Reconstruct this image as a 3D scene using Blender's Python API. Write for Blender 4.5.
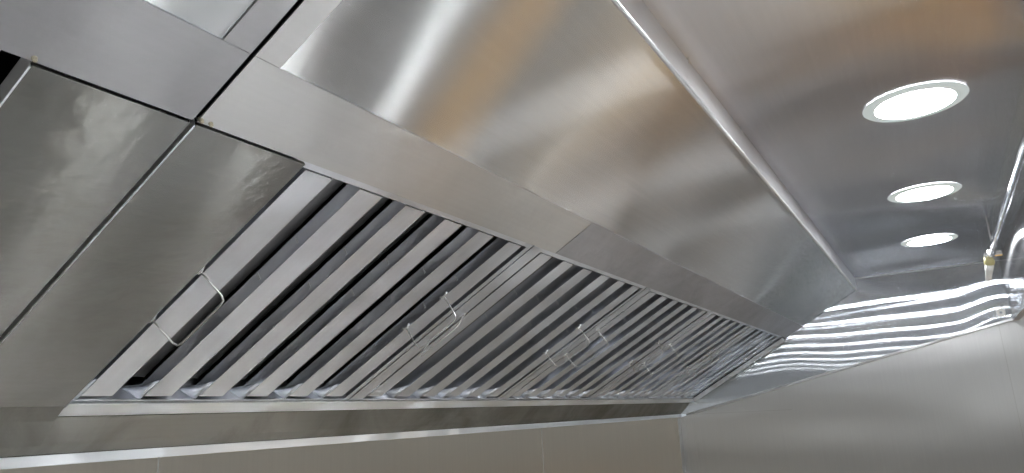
import bpy, bmesh, math, random
from mathutils import Vector, Matrix, noise

random.seed(7)
for o in list(bpy.data.objects):
    bpy.data.objects.remove(o)
scene = bpy.context.scene
C = scene.collection
ZB = 1.60                      # height of the rear lip of the hood above the floor

# ------------------------------------------------------------------ camera
F_PX = 714.4994
CAM = (-3.40575, -1.09327, 0.03177)
YAW, PITCH, ROLL = 0.52314, 0.24962, -0.05057
cam_data = bpy.data.cameras.new('camera')
cam = bpy.data.objects.new('camera', cam_data)
C.objects.link(cam)
cam_data.sensor_fit = 'HORIZONTAL'
cam_data.sensor_width = 36.0
cam_data.lens = F_PX / 1024 * 36.0
cam_data.clip_start = 0.02
fwd = Vector((math.cos(YAW) * math.cos(PITCH), math.sin(YAW) * math.cos(PITCH), math.sin(PITCH)))
right0 = Vector((math.sin(YAW), -math.cos(YAW), 0))
up0 = right0.cross(fwd)
r2 = math.cos(ROLL) * right0 + math.sin(ROLL) * up0
u2 = -math.sin(ROLL) * right0 + math.cos(ROLL) * up0
m = Matrix((r2, u2, -fwd)).transposed().to_4x4()
m.translation = Vector(CAM) + Vector((0, 0, ZB))
cam.matrix_world = m
scene.camera = cam

# ------------------------------------------------------------------ light and exposure
world = bpy.data.worlds.new('world')
scene.world = world
world.use_nodes = True
world.node_tree.nodes['Background'].inputs[0].default_value = (0.75, 0.8, 0.85, 1)
world.node_tree.nodes['Background'].inputs[1].default_value = 0.02
scene.view_settings.view_transform = 'Standard'
scene.view_settings.look = 'None'
scene.view_settings.gamma = 1
scene.view_settings.use_curve_mapping = False
scene.view_settings.exposure = 0.12
DOWNLIGHT = 82.0               # emission of the hood downlights
RING_GLOW = 0.5               # glow of the frosted ring round each lens
ADDED_PANEL = 10.0              # emission of the ceiling panels added to brighten the kitchen
scene.cycles.max_bounces = 12
scene.cycles.glossy_bounces = 10
scene.cycles.diffuse_bounces = 4
scene.cycles.sample_clamp_indirect = 50
scene.cycles.use_denoising = True
scene.cycles.blur_glossy = 0.3


# ------------------------------------------------------------------ materials
def nodes_of(name):
    mt = bpy.data.materials.new(name)
    mt.use_nodes = True
    nt = mt.node_tree
    return mt, nt, nt.nodes['Principled BSDF']


def steel(name, col=(0.60, 0.60, 0.59), across=0.03, along=0.30, tangent=(0, 1, 0), wav=0.0, wav_scale=2.5,
          grain=(1, 1, 1), smudge=0.15, dirt=0.0, seed=0.0, fine=0.02, wav_map=(1, 1, 1), dirt_col=(0.20, 0.185, 0.15), peel=0.0, peel_map=(1, 1, 1), dist='MULTI_GGX'):
    """Brushed stainless steel. The brushing scatters light by `along` in the direction tangent
    (square to the grain) and by `across` along the grain."""
    mt, nt, b = nodes_of(name)
    N, L = nt.nodes, nt.links
    N.remove(b)
    g = N.new('ShaderNodeBsdfAnisotropic'); g.distribution = dist
    L.new(g.outputs[0], N['Material Output'].inputs['Surface'])
    an = 1 - math.sqrt(across / along); r0 = math.sqrt(math.sqrt(across * along))
    g.inputs['Anisotropy'].default_value = -an
    geo = N.new('ShaderNodeNewGeometry')
    off = N.new('ShaderNodeVectorMath'); off.operation = 'ADD'; off.inputs[1].default_value = (seed, seed * 1.7, seed * 0.3)
    L.new(geo.outputs['Position'], off.inputs[0])
    t = N.new('ShaderNodeCombineXYZ')
    for i in range(3):
        t.inputs[i].default_value = tangent[i]
    L.new(t.outputs[0], g.inputs['Tangent'])
    ns = N.new('ShaderNodeTexNoise'); ns.inputs['Scale'].default_value = 7; ns.inputs['Detail'].default_value = 5
    ns.inputs['Roughness'].default_value = 0.6
    L.new(off.outputs[0], ns.inputs['Vector'])
    mr = N.new('ShaderNodeMapRange'); mr.inputs['From Min'].default_value = 0.35; mr.inputs['From Max'].default_value = 0.7
    mr.inputs['To Min'].default_value = r0 * (1 - smudge); mr.inputs['To Max'].default_value = r0 * (1 + smudge)
    L.new(ns.outputs['Fac'], mr.inputs['Value'])
    L.new(mr.outputs[0], g.inputs['Roughness'])
    mp = N.new('ShaderNodeVectorMath'); mp.operation = 'MULTIPLY'; mp.inputs[1].default_value = grain
    L.new(off.outputs[0], mp.inputs[0])
    ng = N.new('ShaderNodeTexNoise'); ng.inputs['Scale'].default_value = 1; ng.inputs['Detail'].default_value = 2
    L.new(mp.outputs[0], ng.inputs['Vector'])
    mc = N.new('ShaderNodeMix'); mc.data_type = 'RGBA'
    mc.inputs['A'].default_value = (*[c * (1 - fine * 2) for c in col], 1)
    mc.inputs['B'].default_value = (*[min(1, c * (1 + fine * 2)) for c in col], 1)
    L.new(ng.outputs['Fac'], mc.inputs['Factor'])
    out = mc.outputs['Result']
    if dirt:
        nd = N.new('ShaderNodeTexNoise'); nd.inputs['Scale'].default_value = 4.5; nd.inputs['Detail'].default_value = 8
        nd.inputs['Roughness'].default_value = 0.65; nd.inputs['Distortion'].default_value = 0.6
        L.new(off.outputs[0], nd.inputs['Vector'])
        cr = N.new('ShaderNodeMapRange'); cr.inputs['From Min'].default_value = 0.40; cr.inputs['From Max'].default_value = 0.75
        cr.inputs['To Min'].default_value = 0; cr.inputs['To Max'].default_value = dirt
        L.new(nd.outputs['Fac'], cr.inputs['Value'])
        md = N.new('ShaderNodeMix'); md.data_type = 'RGBA'
        md.inputs['B'].default_value = (*dirt_col, 1)
        L.new(cr.outputs[0], md.inputs['Factor']); L.new(out, md.inputs['A'])
        out = md.outputs['Result']
    L.new(out, g.inputs['Color'])
    if wav:
        mw = N.new('ShaderNodeVectorMath'); mw.operation = 'MULTIPLY'; mw.inputs[1].default_value = wav_map
        L.new(off.outputs[0], mw.inputs[0])
        nw = N.new('ShaderNodeTexNoise'); nw.inputs['Scale'].default_value = wav_scale; nw.inputs['Detail'].default_value = 0.6
        L.new(mw.outputs[0], nw.inputs['Vector'])
        bp = N.new('ShaderNodeBump'); bp.inputs['Strength'].default_value = 1.0; bp.inputs['Distance'].default_value = wav
        L.new(nw.outputs['Fac'], bp.inputs['Height'])
        nrm = bp.outputs[0]
        if peel:
            mq = N.new('ShaderNodeVectorMath'); mq.operation = 'MULTIPLY'; mq.inputs[1].default_value = peel_map
            L.new(off.outputs[0], mq.inputs[0])
            nq = N.new('ShaderNodeTexNoise'); nq.inputs['Scale'].default_value = 70; nq.inputs['Detail'].default_value = 3
            L.new(mq.outputs[0], nq.inputs['Vector'])
            bq = N.new('ShaderNodeBump'); bq.inputs['Distance'].default_value = peel
            L.new(nq.outputs['Fac'], bq.inputs['Height']); L.new(nrm, bq.inputs['Normal'])
            nrm = bq.outputs[0]
        L.new(nrm, g.inputs['Normal'])
    return mt


def plain(name, col, rough=0.6, metal=0.0, vary=0.06, scale=8):
    mt, nt, b = nodes_of(name)
    N, L = nt.nodes, nt.links
    geo = N.new('ShaderNodeNewGeometry')
    n = N.new('ShaderNodeTexNoise'); n.inputs['Scale'].default_value = scale; n.inputs['Detail'].default_value = 4
    L.new(geo.outputs['Position'], n.inputs['Vector'])
    mc = N.new('ShaderNodeMix'); mc.data_type = 'RGBA'
    mc.inputs['A'].default_value = (*[c * (1 - vary) for c in col], 1)
    mc.inputs['B'].default_value = (*[min(1, c * (1 + vary)) for c in col], 1)
    L.new(n.outputs['Fac'], mc.inputs['Factor']); L.new(mc.outputs['Result'], b.inputs['Base Color'])
    b.inputs['Roughness'].default_value = rough
    b.inputs['Metallic'].default_value = metal
    return mt


def glow(name, col, strength, base=(0.8, 0.8, 0.8)):
    mt, nt, b = nodes_of(name)
    b.inputs['Base Color'].default_value = (*base, 1)
    b.inputs['Emission Color'].default_value = (*col, 1)
    b.inputs['Emission Strength'].default_value = strength
    b.inputs['Roughness'].default_value = 0.4
    return mt


def tiles(name, a, g, size=0.3):
    mt, nt, b = nodes_of(name)
    N, L = nt.nodes, nt.links
    geo = N.new('ShaderNodeNewGeometry')
    br = N.new('ShaderNodeTexBrick')
    br.offset = 0; br.inputs['Scale'].default_value = 1
    br.inputs['Brick Width'].default_value = size; br.inputs['Row Height'].default_value = size
    br.inputs['Mortar Size'].default_value = 0.004
    br.inputs['Color1'].default_value = (*a, 1); br.inputs['Color2'].default_value = (*[c * 0.9 for c in a], 1)
    br.inputs['Mortar'].default_value = (*g, 1)
    L.new(geo.outputs['Position'], br.inputs['Vector']); L.new(br.outputs['Color'], b.inputs['Base Color'])
    b.inputs['Roughness'].default_value = 0.45
    return mt


SL = Vector((0, -0.8745, 0.4851))      # up the slope of the filter bank
NL = Vector((0, -0.4851, -0.8745))     # out of the filter bank, into the hood
GX = (3, 160, 160)                     # grain running along the hood
M = {}
M['slope'] = steel('brushed_steel_slope', (0.72, 0.725, 0.735), 0.011, 0.36, SL, wav=0.012, wav_scale=2.2, grain=GX, seed=3, smudge=0.04, fine=0.035)
M['strip'] = steel('worn_steel_strip', (0.56, 0.56, 0.585), 0.10, 0.30, SL, wav=0.004, grain=GX, dirt=0.5, seed=9, dirt_col=(0.30, 0.30, 0.31), peel=0.0012)
M['strip_bright'] = steel('smooth_steel_strip', (0.70, 0.70, 0.70), 0.06, 0.35, SL, wav=0.006, grain=GX, dirt=0.2, seed=19, dirt_col=(0.4, 0.4, 0.4), peel=0.0005)
M['strip_dull'] = steel('dull_steel_strip', (0.50, 0.50, 0.515), 0.06, 0.35, SL, wav=0.006, grain=GX, dirt=0.35, seed=29, dirt_col=(0.3, 0.3, 0.3), peel=0.0004)
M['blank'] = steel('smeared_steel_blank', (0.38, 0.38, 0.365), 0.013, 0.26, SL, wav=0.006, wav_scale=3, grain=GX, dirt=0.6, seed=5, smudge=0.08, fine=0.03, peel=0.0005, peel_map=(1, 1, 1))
M['ceiling'] = steel('brushed_steel_ceiling', (0.70, 0.70, 0.735), 0.012, 0.34, (0, 1, 0), wav=0.018, wav_scale=2.2, grain=GX, seed=11, smudge=0.04, fine=0.03)
M['flange'] = steel('flange_steel', (0.84, 0.85, 0.88), 0.18, 0.40, (0, 0, 1), wav=0.006, wav_scale=6, grain=(3, 160, 160), smudge=0.08, dirt=0.2, dirt_col=(0.5, 0.5, 0.5))
M['end'] = steel('mirror_steel_end_panel', (0.80, 0.84, 0.88), 0.001, 0.38, (0, 1, 0), grain=(160, 160, 3), smudge=0.04, fine=0.01, dist='BECKMANN')
M['front'] = steel('brushed_steel_front', (0.62, 0.63, 0.65), 0.004, 0.15, (1, 0, 0), wav=0.001, grain=(160, 3, 3), seed=2, smudge=0.05)
M['slat'] = steel('filter_slat_steel', (0.86, 0.885, 0.94), 0.06, 0.25, SL, wav=0.014, wav_scale=8, grain=(160, 4, 4), smudge=0.06, dirt=0.3, dirt_col=(0.50, 0.51, 0.53), seed=13)
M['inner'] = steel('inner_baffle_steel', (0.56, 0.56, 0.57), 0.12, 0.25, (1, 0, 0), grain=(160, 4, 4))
M['trough'] = steel('trough_steel', (0.36, 0.35, 0.32), 0.05, 0.30, (0, 0, 1), wav=0.035, wav_scale=4, grain=(3, 160, 160), dirt=0.75, seed=4, dirt_col=(0.10, 0.09, 0.07))
M['edge'] = steel('bright_folded_edge', (0.93, 0.95, 0.98), 0.08, 0.50, (0, 0.5, 0.86), wav=0.02, wav_scale=7, grain=(3, 160, 160), smudge=0.08)
M['bead'] = steel('rounded_edge_steel', (0.92, 0.93, 0.95), 0.2, 0.2, smudge=0.05)
M['wire'] = steel('polished_wire', (0.85, 0.85, 0.85), 0.11, 0.11, smudge=0.05)
M['chrome'] = steel('chrome_pipe', (0.86, 0.86, 0.87), 0.008, 0.008, smudge=0.05)
M['wall'] = steel('wall_cladding_steel', (0.72, 0.675, 0.60), 0.06, 0.35, (1, 0, 0), wav=0.010, wav_scale=1.6, grain=(200, 3, 3), seed=6, smudge=0.08)
M['wallside'] = steel('side_cladding_steel', (0.62, 0.615, 0.605), 0.034, 0.26, (0, 1, 0), wav=0.014, wav_scale=1.3, grain=(3, 200, 3), seed=8, smudge=0.04, wav_map=(1, 0.6, 2.2))
M['seam'] = plain('seam_sealant', (0.50, 0.49, 0.47), 0.5, 0.5)
M['dark'] = plain('dark_inside', (0.035, 0.035, 0.035), 0.8)
M['shell'] = plain('outer_shell', (0.30, 0.30, 0.30), 0.5, 0.8)
M['tack'] = plain('tack_weld', (0.55, 0.50, 0.38), 0.4, 0.7, scale=200)
M['lens'] = glow('frosted_lens', (0.96, 0.985, 1.0), DOWNLIGHT)
M['ring'] = glow('frosted_ring', (0.74, 0.82, 0.80), RING_GLOW, (0.15, 0.15, 0.15))
M['yellow'] = plain('yellow_tape', (0.55, 0.50, 0.25), 0.4)
M['rubber'] = plain('white_nozzle_cap', (0.85, 0.85, 0.83), 0.4)
M['plaster'] = plain('painted_plaster', (0.80, 0.80, 0.78), 0.8)
M['added_glow'] = glow('added_window_glow', (0.92, 0.96, 1.0), 0.8)
M['added_dark'] = plain('added_dark_paint', (0.16, 0.16, 0.17), 0.5)
M['floor'] = tiles('floor_tiles', (0.55, 0.54, 0.52), (0.2, 0.12, 0.11))
M['panel'] = glow('added_panel_diffuser', (0.90, 0.95, 1.0), ADDED_PANEL)
M['orange'] = plain('orange_plastic', (0.92, 0.58, 0.14), 0.5)
M['wood'] = plain('amber_wood', (0.85, 0.48, 0.13), 0.5, scale=30)
M['white'] = plain('white_enamel', (0.85, 0.85, 0.84), 0.4)
M['polished'] = plain('added_worktop_steel', (0.64, 0.64, 0.64), 0.07, 0.65)


# ------------------------------------------------------------------ mesh helpers
def obj(name, bm, mat, parent=None, smooth=False, bevel=0.0):
    me = bpy.data.meshes.new(name)
    bmesh.ops.recalc_face_normals(bm, faces=bm.faces)
    bm.to_mesh(me); bm.free()
    me.materials.append(M[mat])
    if smooth:
        for f in me.polygons:
            f.use_smooth = True
    o = bpy.data.objects.new(name, me)
    C.objects.link(o)
    if parent:
        o.parent = parent
    if bevel:
        b = o.modifiers.new('bevel', 'BEVEL'); b.width = bevel; b.segments = 2; b.limit_method = 'ANGLE'
    return o


def box(bm, x0, x1, y0, y1, z0, z1):
    v = [bm.verts.new((x, y, z)) for x in (x0, x1) for y in (y0, y1) for z in (z0, z1)]
    for f in ((0, 1, 3, 2), (4, 6, 7, 5), (0, 4, 5, 1), (2, 3, 7, 6), (0, 2, 6, 4), (1, 5, 7, 3)):
        bm.faces.new([v[i] for i in f])


def boxes(*a):
    bm = bmesh.new()
    for b in a:
        box(bm, *b)
    return bm


def profile(x0, x1, pts, t=0.0015, closed=False, bm=None):
    """A folded sheet of thickness t: the (y, z) line pts run from x0 to x1."""
    bm = bm or bmesh.new()
    n = len(pts)
    P = [Vector((p[0], p[1])) for p in pts]
    nor = []
    for i in range(n):
        d = Vector((0, 0))
        if i > 0: d += (P[i] - P[i - 1]).normalized()
        if i < n - 1: d += (P[i + 1] - P[i]).normalized()
        d.normalize(); nn = Vector((-d.y, d.x))
        if 0 < i < n - 1:
            c = nn.dot(Vector((-(P[i] - P[i - 1]).normalized().y, (P[i] - P[i - 1]).normalized().x)))
            nn = nn / max(c, 0.35)
        nor.append(nn)
    ring = [P[i] for i in range(n)] + [P[i] + nor[i] * t for i in reversed(range(n))]
    A = [bm.verts.new((x0, p.x, p.y)) for p in ring]
    B = [bm.verts.new((x1, p.x, p.y)) for p in ring]
    k = len(ring)
    for i in range(k):
        bm.faces.new((A[i], A[(i + 1) % k], B[(i + 1) % k], B[i]))
    for i in range(n - 1):
        bm.faces.new((A[i], A[i + 1], A[k - 2 - i], A[k - 1 - i]))
        bm.faces.new((B[i], B[i + 1], B[k - 2 - i], B[k - 1 - i]))
    return bm


def tube(bm, pts, r, seg=10, cap=True):
    pts = [Vector(p) for p in pts]
    rings = []
    n0 = None
    for i, p in enumerate(pts):
        d = (pts[min(i + 1, len(pts) - 1)] - pts[max(i - 1, 0)]).normalized()
        if n0 is None:
            n0 = d.orthogonal().normalized()
        n0 = (n0 - d * n0.dot(d)).normalized()
        b = d.cross(n0)
        rr = r[i] if isinstance(r, (list, tuple)) else r
        rings.append([bm.verts.new(p + rr * (math.cos(a) * n0 + math.sin(a) * b)) for a in [2 * math.pi * k / seg for k in range(seg)]])
    for a, b in zip(rings, rings[1:]):
        for k in range(seg):
            bm.faces.new((a[k], a[(k + 1) % seg], b[(k + 1) % seg], b[k]))
    if cap:
        bm.faces.new(rings[0]); bm.faces.new(rings[-1])


def lathe(bm, prof, axis=(0, 0, 1), org=(0, 0, 0), seg=40):
    ax = Vector(axis).normalized(); u = ax.orthogonal().normalized(); v = ax.cross(u); org = Vector(org)
    rings = []
    for r, h in prof:
        if r < 1e-6:
            rings.append([bm.verts.new(org + ax * h)])
        else:
            rings.append([bm.verts.new(org + ax * h + r * (math.cos(a) * u + math.sin(a) * v)) for a in [2 * math.pi * k / seg for k in range(seg)]])
    for a, b in zip(rings, rings[1:]):
        for k in range(seg):
            k2 = (k + 1) % seg
            if len(a) == 1 and len(b) == 1: continue
            if len(a) == 1: bm.faces.new((a[0], b[k2], b[k]))
            elif len(b) == 1: bm.faces.new((a[k], a[k2], b[0]))
            else: bm.faces.new((a[k], a[k2], b[k2], b[k]))


def thing(name, label, cat, loc=(0, 0, 0), rot=(0, 0, 0), group=None):
    o = bpy.data.objects.new(name, None); C.objects.link(o)
    o.empty_display_size = 0.1
    o.location = loc; o.rotation_euler = rot
    o['label'] = label; o['category'] = cat
    if group: o['group'] = group
    return o


def tag(o, label, cat, group=None):
    o['label'] = label; o['category'] = cat
    if group: o['group'] = group


def struct(name, bm, mat, loc=(0, 0, 0)):
    o = obj(name, bm, mat); o.location = loc; o['kind'] = 'structure'
    return o


def dup(root, loc, label):
    def cp(o, parent):
        c = o.copy(); C.objects.link(c)
        if parent: c.parent = parent
        for ch in kids.get(o.name, []):
            cp(ch, c)
        return c
    kids = {}
    for o in list(C.objects):
        if o.parent: kids.setdefault(o.parent.name, []).append(o)
    r = cp(root, None)
    r.location = loc; r['label'] = label
    return r


# ------------------------------------------------------------------ the room
XE = 0.014                     # face of the side wall, just behind the hood's end panel
X0, Y0, HC = -8.2, -4.2, 2.37
WB = 0.006
struct('floor', boxes((X0, XE, Y0, WB, -0.1, 0)), 'floor')
struct('wall_back', boxes((X0, XE, WB, WB + 0.1, 0, HC)), 'wall')
struct('wall_right', boxes((XE, XE + 0.1, Y0 - 0.1, WB + 0.1, 0, HC)), 'wallside')
struct('wall_front', boxes((X0, XE, Y0 - 0.1, Y0, 0, HC)), 'plaster')
struct('wall_left', boxes((X0 - 0.1, X0, Y0 - 0.1, WB + 0.1, 0, HC)), 'plaster')
struct('ceiling', boxes((X0, XE, Y0, WB, HC, HC + 0.1)), 'plaster')
struct('added_dark_band', boxes((X0, X0 + 0.02, Y0, WB, 0, 1.15)), 'added_dark')  # dark band added to darken the lower reflection in the side wall
struct('added_window', boxes((X0, X0 + 0.03, -3.4, -0.3, 1.32, 1.95)), 'added_glow')  # glowing pane added to brighten the upper reflection in the side wall
# joints of the cladding sheets
struct('trim_1', boxes((-1.379, -1.3772, WB - 0.0012, WB, 0, ZB + 0.1)), 'seam')
struct('trim_2', boxes((-2.668, -2.6662, WB - 0.0012, WB, 0, ZB + 0.1)), 'seam')
struct('trim_3', boxes((XE - 0.0012, XE, -1.3208, -1.3192, 0, ZB + 0.4)), 'seam')
bm = boxes((XE - 0.0025, XE, -0.055, WB, 0, ZB - 0.004), (XE - 0.0045, XE - 0.0025, -0.014, WB, 0, ZB - 0.004), (XE - 0.05, XE, WB - 0.0025, WB, 0, ZB - 0.004))
struct('trim_4', bm, 'wallside')
struct('trim_5', boxes((XE - 0.0012, XE, -0.5, -0.06, ZB + 0.010, ZB + 0.0118)), 'seam')


# ------------------------------------------------------------------ the hood
PL = (0.0, 0.0); PL2 = (0.0, 0.015)
PR = (-0.0511, 0.0653); PF0 = (-0.0851, 0.0803); PF1 = (-0.5223, 0.3228)
PT = (-0.8378, 0.5011); CZ = 0.5516; PG = (-1.3690, CZ); P5 = (-1.3688, 0.310)
V0 = Vector((0, PF0[0], PF0[1]))


def S(s, w=0.0):
    """(y, z) of the point s up the filter bank, w out of it."""
    p = V0 + SL * s + NL * w
    return (p.y, p.z)


def U(s, w=0.0):
    """the same for the sloping sheet above the bank (s from 0 at its lower edge)"""
    a = Vector((PF1[0], PF1[1])); b = Vector(PT); d = (b - a).normalized(); n = Vector((d.y, -d.x))
    if n.y > 0: n = -n
    p = a + d * s + n * w
    return (p.x, p.y)


LU = (Vector(PT) - Vector(PF1)).length
SU = 0.0885                    # where the lower strips end on the sloping sheet


def hood_section(xa, xb, label, strips, last):
    h = thing('exhaust_hood', label, 'exhaust hood', (0, 0, ZB))
    T = 0.0015
    # outer casing closing the section behind and above
    bm = bmesh.new()
    box(bm, xa, xb, PG[0] - 0.02, WB - 0.004, CZ + 0.035, CZ + 0.037)
    box(bm, xa, xb, WB - 0.006, WB - 0.003, 0.012, CZ + 0.035)
    obj('casing', bm, 'dark', h)
    ga, gb = xa + 0.0022, xb - (0.0 if last else 0.0022)
    xa, xb = xa + 0.0003, xb - (0.0 if last else 0.0003)
    # sloping sheet with folded ends
    o = obj('sloping_panel', profile(ga, gb, [U(0.0, -0.017), U(0.0, -0.0018), U(LU - 0.001, -0.0018)], -0.0014), 'slope', h)
    for a, b, mat in strips:
        st = obj('closure_strip', profile(a, b, [U(-0.0015, -0.016), U(-0.0015, 0.0), U(SU, 0.0)], -0.0013), mat, h)
    sa, sb = (-3.0055, -2.976) if last else (-3.040, -3.0105)
    obj('side_strip', profile(sa, sb, [U(SU + 0.0005, 0.0), U(LU - 0.006, 0.0)], -0.0013), 'strip_bright' if last else 'strip_dull', h)
    # flange hanging from the ceiling sheet along the top of the slope
    obj('flange', profile(ga, gb + (0.008 if last else 0), [(PT[0] + 0.014, PT[1] - 0.003 + 0.006), (PT[0], PT[1]), (PT[0], CZ)], 0.0012), 'flange', h)
    bm = bmesh.new(); tube(bm, [(ga, PT[0] - 0.0005, PT[1] - 0.0005), (gb, PT[0] - 0.0005, PT[1] - 0.0005)], 0.0024, 10)
    obj('flange_edge', bm, 'bead', h, smooth=True)
    obj('ceiling_panel', boxes((ga, gb + (0.0125 if last else 0), PG[0], PT[0] + 0.002, CZ, CZ + 0.002)), 'ceiling', h)
    obj('ceiling_lap', boxes((ga, gb, -1.3685, -1.2969, CZ - 0.0015, CZ - 0.0002)), 'slope', h)
    obj('front_panel', profile(ga, gb, [(PG[0] - 0.0, CZ), P5, (P5[0] - 0.02, P5[1] - 0.001), (P5[0] - 0.024, P5[1] + 0.012), (P5[0] - 0.024, CZ + 0.03)], 0.0012), 'front', h)
    # rear: bright front of the grease trough, its sloping underside and the rear lip
    tx = ga if not last else -2.862
    obj('grease_trough', profile(tx, xb if last else -3.1525, [S(-0.006, -0.012), S(-0.003, -0.001), PR], 0.0012), 'edge', h)
    obj('trough_underside', profile(xa, xb, [(PR[0] + 0.0004, PR[1] - 0.001), (-0.020, 0.030), (-0.002, 0.0155), (0.002, 0.0155)], 0.0012), 'trough', h)
    obj('rear_lip', boxes((xa, xb, -0.0035, WB - 0.0005, 0.0, 0.0148)), 'edge', h, bevel=0.001)
    return h


hood = hood_section(-3.008, 0.0, 'long stainless steel exhaust hood section with the three lit downlights and curved bright streaks', [(-3.0055, -2.2575, 'strip_bright'), (-2.2555, -0.002, 'strip')], True)
hood2 = hood_section(-6.2, -3.008, 'neighbouring hood section cut off at the upper left, beyond the dark joint', [(-6.0, -3.0105, 'strip_dull')], False)
# tack welds and rivets
for x in (-2.3977, -2.0541, -1.6803, -1.3643, -0.98, -0.6):
    bm = bmesh.new()
    lathe(bm, [(0.0, 0.003), (0.002, 0.0025), (0.003, 0)], (0, -1, 0), (x, PT[0] - 0.0002, CZ - 0.003), 10)
    obj('rivet', bm, 'wire', hood)
for x, hh in ((-3.0035, hood), (-2.993, hood), (-3.153, hood2)):
    bm = bmesh.new()
    lathe(bm, [(0.0, 0.0025), (0.0018, 0.002), (0.0028, -0.004)], NL, Vector((x, *S(0.502, 0.0015))), 8)
    obj('tack_weld', bm, 'tack', hh)


def end_panel():
    """mirror-bright end sheet, very slightly buckled, with a folded hem along its sloping lower edge"""
    bm = bmesh.new()
    nu, nv = 110, 60
    grid = []
    for i in range(nu + 1):
        y = -1.3688 * i / nu
        z0 = 0.31 * i / nu
        # top edge: the ceiling up to the front corner, then down the front panel
        z1 = CZ if y > PG[0] else CZ + (P5[1] - CZ) * (y - PG[0]) / (P5[0] - PG[0])
        row = []
        for j in range(nv + 1):
            z = z0 + (z1 - z0) * j / nv
            dx = BUCKLE(y, z)
            row.append(bm.verts.new((-0.0015 + dx, y, z)))
        grid.append(row)
    for i in range(nu):
        for j in range(nv):
            q = [grid[i][j], grid[i + 1][j], grid[i + 1][j + 1], grid[i][j + 1]]
            bm.faces.new(q)
    bmesh.ops.remove_doubles(bm, verts=bm.verts, dist=1e-5)
    return bm


def BUCKLE(y, z):
    """how far the sheet leans away at (y, z): more towards the top, less near the front corner"""
    g = min(max((y + 1.34) / 0.16, 0), 1); g = g * g * (3 - 2 * g)
    zz = z - 0.3
    a = (0.014 * zz + (0.10 * zz ** 3 if zz > 0 else 0)) * (g * 0.95 + 0.05) + 0.0054
    a += (z - 0.2) * 0.0022 * math.sin(y * 7.0 + 1.9)
    a += (z - 0.2) * 0.0012 * math.sin(y * 16.0 + 0.5)
    a -= 0.005 * max(0.0, 1 - abs(z) / 0.05) * 0.0
    return max(a, 0.0)


o = obj('end_panel', end_panel(), 'end', hood, smooth=True)
bm = bmesh.new()
e = (Vector(P5) - Vector(PL)).normalized(); en = Vector((-e.y, e.x))
if en.y < 0: en = -en
a, b = Vector((-0.03, 0.0068)), Vector(P5)
q = [a, b, b + en * 0.009, a + en * 0.009]
va = [bm.verts.new((-0.007, p.x, p.y)) for p in q]; vb = [bm.verts.new((XE - 0.001, p.x, p.y)) for p in q]
bm.faces.new(va); bm.faces.new(vb)
for i in range(4):
    bm.faces.new((va[i], va[(i + 1) % 4], vb[(i + 1) % 4], vb[i]))
obj('bottom_hem', bm, 'edge', hood, bevel=0.001)
bm = bmesh.new()
lathe(bm, [(0.006, 0.002), (0.006, 0.006), (0.014, 0.006), (0.0155, 0.003), (0.016, 0)], (-1, 0, 0), (-0.001, -1.335, 0.343), 20)
obj('round_plug', bm, 'rubber', hood)
# folded corner between ceiling and end sheet
obj('corner_fold', boxes((0.002, 0.0125, PG[0], PT[0], CZ - 0.0015, CZ)), 'edge', hood)


def blank(xa, xb, label, name='blank_panel', flap=True):
    pts = [S(0.494, -0.003), S(0.494, 0.0), S(-0.004, 0.0)]
    t = thing(name, label, 'panel', ((xa + xb) / 2, PF0[0], ZB + PF0[1]))
    off = Vector((0, -PF0[0], -PF0[1])); w = (xb - xa) / 2
    mv = lambda L_: [(p[0] + off.y, p[1] + off.z) for p in L_]
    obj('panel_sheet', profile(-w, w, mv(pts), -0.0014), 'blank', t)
    sides = bmesh.new()
    for sx in (-1,):
        v = [sides.verts.new((sx * w, p[0], p[1])) for p in mv([S(0.494, -0.0), S(0, -0.0), S(0, -0.02), S(0.494, -0.02)])]
        v2 = [sides.verts.new((sx * (w - 0.0015), p[0], p[1])) for p in mv([S(0.494, -0.0), S(0, -0.0), S(0, -0.02), S(0.494, -0.02)])]
        for i in range(4):
            sides.faces.new((v[i], v[(i + 1) % 4], v2[(i + 1) % 4], v2[i]))
        sides.faces.new(v); sides.faces.new(v2)
    obj('side_fold', sides, 'edge', t)
    for q in ([(-w, *mv([S(-0.003, 0.0)])[0]), (-w, *mv([S(0.493, 0.0)])[0])], [(-w + 0.001, *mv([S(0.4935, 0.0)])[0]), (w, *mv([S(0.4935, 0.0)])[0])], [(w, *mv([S(0.493, -0.0004)])[0]), (w, *mv([S(-0.003, -0.0004)])[0])]):
        bm = bmesh.new(); tube(bm, q, 0.0012 if q[0][0] < 0 else 0.0007, 8)
        obj('rolled_edge', bm, 'bead', t, smooth=True)
    if flap:
        obj('lower_flap', profile(-w, w, mv([S(-0.0045, 0.0), (PR[0] - 0.006, PR[1] - 0.0065), (-0.030, 0.0275)]), 0.0008), 'trough', t)
    return t


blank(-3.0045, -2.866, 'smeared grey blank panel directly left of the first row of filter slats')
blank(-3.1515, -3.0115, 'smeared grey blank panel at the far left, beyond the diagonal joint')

# ------------------------------------------------------------------ baffle filters
PHI = math.atan2(0.4851, -0.8745)
W_F, L_F = 0.562, 0.497


def chan(bm, x0, x1, v0, v1, w_face, w_lip, t=0.0012, taper=0.0):
    """a U channel: face at w_face, two side lips running to w_lip"""
    d = 0.0012 if w_lip < w_face else -0.0012
    box(bm, x0, x1, v0, v1, min(w_face, w_face - d), max(w_face, w_face - d))
    box(bm, x0, x0 + t, v0, v1, min(w_lip, w_face - d), max(w_lip, w_face - d))
    box(bm, x1 - t, x1, v0, v1, min(w_lip, w_face - d), max(w_lip, w_face - d))


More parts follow.
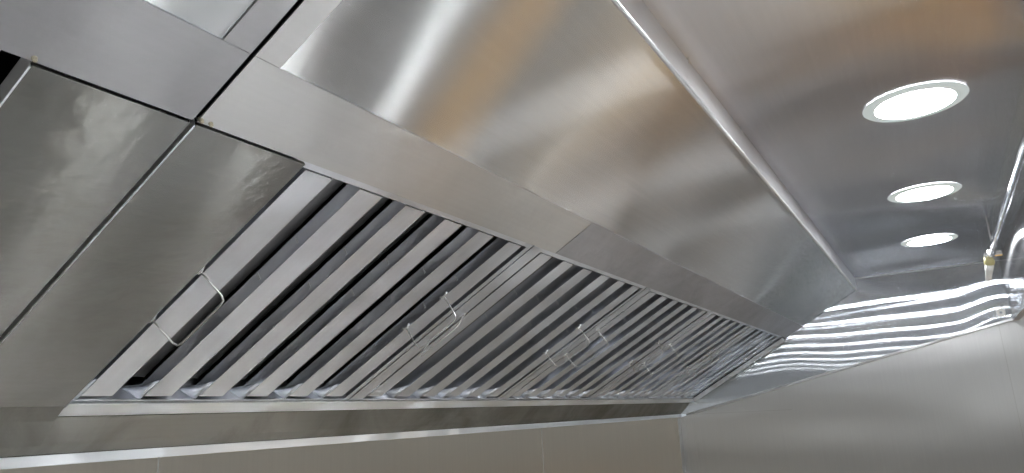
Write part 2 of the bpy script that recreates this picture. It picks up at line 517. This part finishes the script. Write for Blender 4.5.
def wire_handle(sgn, x, theta, v0=0.208, v1=0.318, ln=0.047):
    c, s = math.cos(theta) * sgn, math.sin(theta)
    P = lambda r, v: (x + c * r, v, 0.001 + s * r)
    pts = [P(-0.001, v0), P(0.02, v0), P(ln - 0.008, v0), P(ln - 0.002, v0 + 0.003), P(ln, v0 + 0.01), P(ln, (v0 + v1) / 2), P(ln, v1 - 0.01), P(ln - 0.002, v1 - 0.003), P(ln - 0.008, v1), P(0.02, v1), P(-0.001, v1)]
    bm = bmesh.new()
    tube(bm, pts, 0.0012, 8)
    return bm


def hinge(x, parent, vv):
    for v in vv:
        bm = bmesh.new()
        tube(bm, [(x, v - 0.008, -0.003), (x, v - 0.003, 0.001), (x, v + 0.003, 0.001), (x, v + 0.008, -0.003)], 0.0024, 8)
        obj('hinge_clip', bm, 'wire', parent, smooth=True)


F_LOC = lambda x: (x, V0.y + NL.y * -0.004, ZB + V0.z + NL.z * -0.004)


def make_filter(x, label, th_l, th_r, rail=(0.0, 0.0345), vl=(0.210, 0.318), vr=(0.210, 0.318)):
    t = thing('baffle_filter', label, 'grease filter', F_LOC(x), (PHI, 0, 0), 'baffle grease filters in the sloping bank')
    for k in range(6):
        a = 0.040 + 0.0905 * k
        bm = bmesh.new()
        chan(bm, a, a + 0.0425, 0.0125, L_F - 0.012, 0.0, -0.020)
        fb = obj('front_baffle', bm, 'slat', t)
        for v in (0.285, 0.365):
            obj('weld_tick', boxes((a - 0.0008, a - 0.0001, v, v + 0.003, -0.019, -0.007)), 'bead', fb)
    for k in range(7):
        a = 0.040 + 0.0905 * k
        g0, g1 = a - 0.048, a
        r0, r1 = max(g0 - 0.009, 0.012), min(g1 + 0.009, W_F - 0.012)
        if k == 6: r0, r1 = a - 0.057, W_F - 0.008
        if r1 - r0 < 0.02: continue
        bm = bmesh.new()
        chan(bm, r0, r1, 0.0125, L_F - 0.012, -0.034, -0.014)
        obj('rear_baffle', bm, 'inner', t)
    bm = bmesh.new()
    # frame: channels down both sides and across the ends
    for (x0, x1) in (rail, (W_F - 0.0125, W_F)):
        box(bm, x0, x1, 0, L_F, -0.0015, 0.0)
    for xx in (rail[0], W_F - 0.0015):
        box(bm, xx, xx + 0.0015, 0, L_F, -0.04, -0.0015)
    for v0 in (0, L_F - 0.0015):
        box(bm, rail[0] + 0.0015, W_F - 0.0015, v0, v0 + 0.0015, -0.04, -0.0015)
    box(bm, rail[1], W_F - 0.0125, 0.0, 0.004, -0.0015, 0.0005)
    box(bm, rail[1], W_F - 0.0125, L_F - 0.01, L_F, -0.0015, 0.0)
    obj('frame', bm, 'slat', t)
    # curved slat ends, shaped to imitate the gleam at the bottom of each gap
    for k in range(6):
        bm = bmesh.new()
        a = 0.040 + 0.0905 * k
        xs = [a - 0.024 + 0.024 * j / 6 for j in range(7)]
        for j in range(6):
            def pp(i, up):
                u = i / 6
                return (xs[i], 0.0018 + (0.050 * u ** 1.3) * up, -0.021 + 0.0195 * u - 0.004 * up * (1 - u))
            q = [pp(j, 0), pp(j + 1, 0), pp(j + 1, 1), pp(j, 1)]
            if j == 0:
                q = [pp(0, 0), pp(1, 0), pp(1, 1)]
            bm.faces.new([bm.verts.new(c) for c in q])
        bmesh.ops.remove_doubles(bm, verts=bm.verts, dist=1e-5)
        ft = obj('gleam_foot', bm, 'slat', t, smooth=True)
        so = ft.modifiers.new('solid', 'SOLIDIFY'); so.thickness = 0.001
    h1 = obj('wire_handle', wire_handle(1, 0.033, th_l, *vl), 'wire', t, smooth=True)
    h2 = obj('wire_handle', wire_handle(1, 0.489, th_r, *vr), 'wire', t, smooth=True)
    hinge(0.033, h1, vl)
    hinge(0.489, h2, vr)
    return t


FX = [-2.894, -2.328, -1.762, -1.196, -0.631]
FL = ['nearest baffle filter with the widest slats, a wire handle lying over its first slat',
      'second baffle filter from the blank panels, wire handles hanging at its left edge',
      'middle baffle filter of the bank, between the second and fourth sets of slats',
      'fourth baffle filter from the blank panels, under the scuffed strip',
      'farthest baffle filter with narrow bright slats beside the end panel']
TH = [(1.05, 1.45), (2.5, 1.2), (1.0, 2.0), (1.3, 2.2), (2.5, 1.8)]
for x, lb, (a, b) in zip(FX, FL, TH):
    make_filter(x, lb, a, b, *(((0.018, 0.027), (0.190, 0.292), (0.236, 0.332)) if x < -2.8 else ((0.0, 0.0345), (0.19, 0.29) if x < -2.2 else (0.210, 0.318))))
make_filter(-3.735, 'baffle filter of the neighbouring hood section, dark sliver at the left edge', 1.0, 1.0)

# strip between the last filter and the end panel
t = thing('filler_strip', 'narrow steel filler strip between the farthest filter and the mirror end panel', 'panel', (-0.035, PF0[0], ZB + PF0[1]))
mv = lambda L_: [(p[0] - PF0[0], p[1] - PF0[1]) for p in L_]
obj('strip_sheet', profile(-0.030, 0.0315, mv([S(0.496, 0.0), S(0.001, 0.0)]), -0.0014), 'trough', t)
obj('side_fold', profile(-0.0315, -0.030, mv([S(0.496, 0.0), S(0.001, 0.0)]), -0.018), 'edge', t)

# ------------------------------------------------------------------ downlights
LY = -1.1331


def downlight(x, label):
    t = thing('downlight', label, 'downlight', (x, LY, ZB + CZ), group='round downlights in the hood ceiling')
    bm = bmesh.new(); lathe(bm, [(0.0655, -0.0035), (0.072, -0.0034), (0.083, -0.0024), (0.0855, -0.0004)], seg=64)
    obj('trim_ring', bm, 'ring', t, smooth=True)
    bm = bmesh.new(); lathe(bm, [(0.0, -0.0044), (0.03, -0.0042), (0.055, -0.0038), (0.0655, -0.0035)], seg=64)
    obj('lens', bm, 'lens', t, smooth=True)
    return t


d1 = downlight(-1.9897, 'largest and nearest of the three lit round downlights')
dup(d1, (-1.3082, LY, ZB + CZ), 'middle of the three lit round downlights in the hood ceiling')
dup(d1, (-0.6342, LY, ZB + CZ), 'smallest and farthest lit round downlight, nearest the end panel')
for k, x in enumerate((-2.67, -3.35, -4.03, -4.71, -5.39)):
    dup(d1, (x, LY, ZB + CZ), 'round downlight in the hood ceiling behind the viewpoint')

# ------------------------------------------------------------------ fire suppression pipe
PY, PZ = -1.287, 0.456
p = thing('suppression_pipe', 'chrome pipe under the hood ceiling at the right edge, with a yellow tagged nozzle', 'pipe', (-2.0, PY, ZB + PZ))
bm = bmesh.new(); tube(bm, [(-3.6, 0, 0), (1.24, 0, 0)], 0.0075, 20)
obj('pipe', bm, 'chrome', p, smooth=True)
bm = bmesh.new()
tube(bm, [(1.20, 0, 0), (1.215, 0, 0), (1.215, 0, 0), (1.255, 0.0, 0.0), (1.255, 0, 0), (1.275, 0, -0.004)], [0.0076, 0.0076, 0.013, 0.013, 0.0165, 0.0165], 12)
lathe(bm, [(0.0, -0.03), (0.008, -0.03), (0.008, 0.0)], (0, 1, 0), (1.24, 0.0, 0.0), 10)
obj('elbow_fitting', bm, 'chrome', p, smooth=False)
bm = bmesh.new(); tube(bm, [(1.262, 0.003, -0.004), (1.272, 0.006, -0.026)], 0.0145, 14)
obj('yellow_tag', bm, 'yellow', p, smooth=True)
bm = bmesh.new(); tube(bm, [(1.270, 0.005, -0.022), (1.280, 0.010, -0.044), (1.2805, 0.0103, -0.045), (1.292, 0.016, -0.072)], [0.012, 0.012, 0.010, 0.0085], 14)
obj('nozzle', bm, 'rubber', p, smooth=True)
for x in (-3.0, -1.6, -0.2, 1.1):
    bm = bmesh.new()
    tube(bm, [(x, 0, 0.008), (x, 0.0, CZ - PZ - 0.001)], 0.003, 8)
    tube(bm, [(x - 0.006, 0, 0), (x + 0.006, 0, 0)], 0.0095, 14)
    obj('pipe_clip', bm, 'chrome', p, smooth=False)

# ------------------------------------------------------------------ ceiling lights added outside the frame to brighten the kitchen
for k, (x, y) in enumerate(((-1.3, -2.5), (-3.6, -2.5), (-5.9, -2.5), (-7.2, -1.2))):  # unseen lamps, added so the steel has a brighter room to reflect
    t = thing('added_ceiling_light', 'unseen square ceiling light panel added outside the hood to brighten the kitchen', 'ceiling light', (x, y, HC), group='added square ceiling light panels')
    obj('frame', boxes((-0.31, 0.31, -0.31, -0.3, -0.012, 0), (-0.31, 0.31, 0.3, 0.31, -0.012, 0), (-0.31, -0.3, -0.3, 0.3, -0.012, 0), (0.3, 0.31, -0.3, 0.3, -0.012, 0)), 'seam', t)
    obj('diffuser', boxes((-0.3, 0.3, -0.3, 0.3, -0.008, -0.001)), 'panel', t)
# ------------------------------------------------------------------ things added below, out of the frame, for their reflections in the steel
t = thing('added_worktop', 'unseen polished steel worktop added under the hood for its reflections', 'worktop', (-2.3, -0.78, 0))  # added so that mirrored downlights streak the slope and blank panels
obj('top', boxes((-1.0, 1.0, -0.68, 0.70, 0.91, 0.95)), 'polished', t, bevel=0.004)
obj('shelf', boxes((-0.95, 0.95, -0.62, 0.64, 0.25, 0.27)), 'shell', t)
for sx in (-1, 1):
    for sy in (-1, 1):
        bm = bmesh.new(); tube(bm, [(sx * 0.94, sy * 0.62, 0), (sx * 0.94, sy * 0.62, 0.91)], 0.02, 12)
        obj('leg', bm, 'chrome', t, smooth=True)
t = thing('added_freezer', 'unseen white chest freezer added by the side wall for its reflection', 'freezer', (-0.45, -1.35, 0.32))  # added as a pale shape for the sloping sheet to reflect
obj('body', boxes((-0.35, 0.40, -0.95, 0.95, 0.0, 0.52)), 'white', t, bevel=0.02)
obj('lid', boxes((-0.37, 0.42, -0.97, 0.97, 0.525, 0.60)), 'white', t, bevel=0.015)
obj('handle', boxes((-0.39, -0.371, -0.15, 0.15, 0.54, 0.57)), 'shell', t, bevel=0.005)
t = thing('added_pallet', 'unseen grey plastic pallet added under the white freezer', 'pallet', (-0.45, -1.35, 0))  # added beneath the freezer, seen only by the reflecting steel
bm = boxes((-0.40, 0.42, -1.0, 1.0, 0.10, 0.318))
obj('deck', bm, 'shell', t)
for y in (-0.9, -0.3, 0.3, 0.9):
    obj('block', boxes((-0.40, 0.42, y - 0.07, y + 0.07, 0.0, 0.10)), 'shell', t)


def crate(y, label):  # unseen crates added to tint a band of the slope's reflection orange
    t = thing('added_crate', label, 'crate', (-0.27, y, 0.921), group='orange crates added for their reflection')
    bm = boxes((-0.2, 0.2, -0.28, 0.28, 0.0, 0.01), (-0.2, -0.19, -0.28, 0.28, 0.01, 0.25), (0.19, 0.2, -0.28, 0.28, 0.01, 0.25),
               (-0.19, 0.19, -0.28, -0.27, 0.01, 0.25), (-0.19, 0.19, 0.27, 0.28, 0.01, 0.25))
    obj('tub', bm, 'orange', t)
    obj('rim', boxes((-0.21, 0.21, -0.29, -0.28, 0.25, 0.27), (-0.21, 0.21, 0.28, 0.29, 0.25, 0.27), (-0.21, -0.2, -0.28, 0.28, 0.25, 0.27), (0.2, 0.21, -0.28, 0.28, 0.25, 0.27)), 'orange', t)


for y in (-1.54, -2.13):
    crate(y, 'unseen open orange crate added on the white freezer for a warm reflection')

t = thing('added_board', 'unseen amber wooden cutting board added on the worktop for a warm reflection', 'cutting board', (-1.50, -1.04, 0.951))  # added to give the sloping sheet its warm streak
obj('board', boxes((-0.12, 0.12, -0.30, 0.28, 0.0, 0.03)), 'wood', t, bevel=0.004)
obj('juice_groove', boxes((-0.10, 0.10, -0.27, -0.262, 0.0301, 0.0306), (-0.10, 0.10, 0.242, 0.25, 0.0301, 0.0306), (-0.10, -0.092, -0.262, 0.242, 0.0301, 0.0306), (0.092, 0.10, -0.262, 0.242, 0.0301, 0.0306)), 'shell', t)
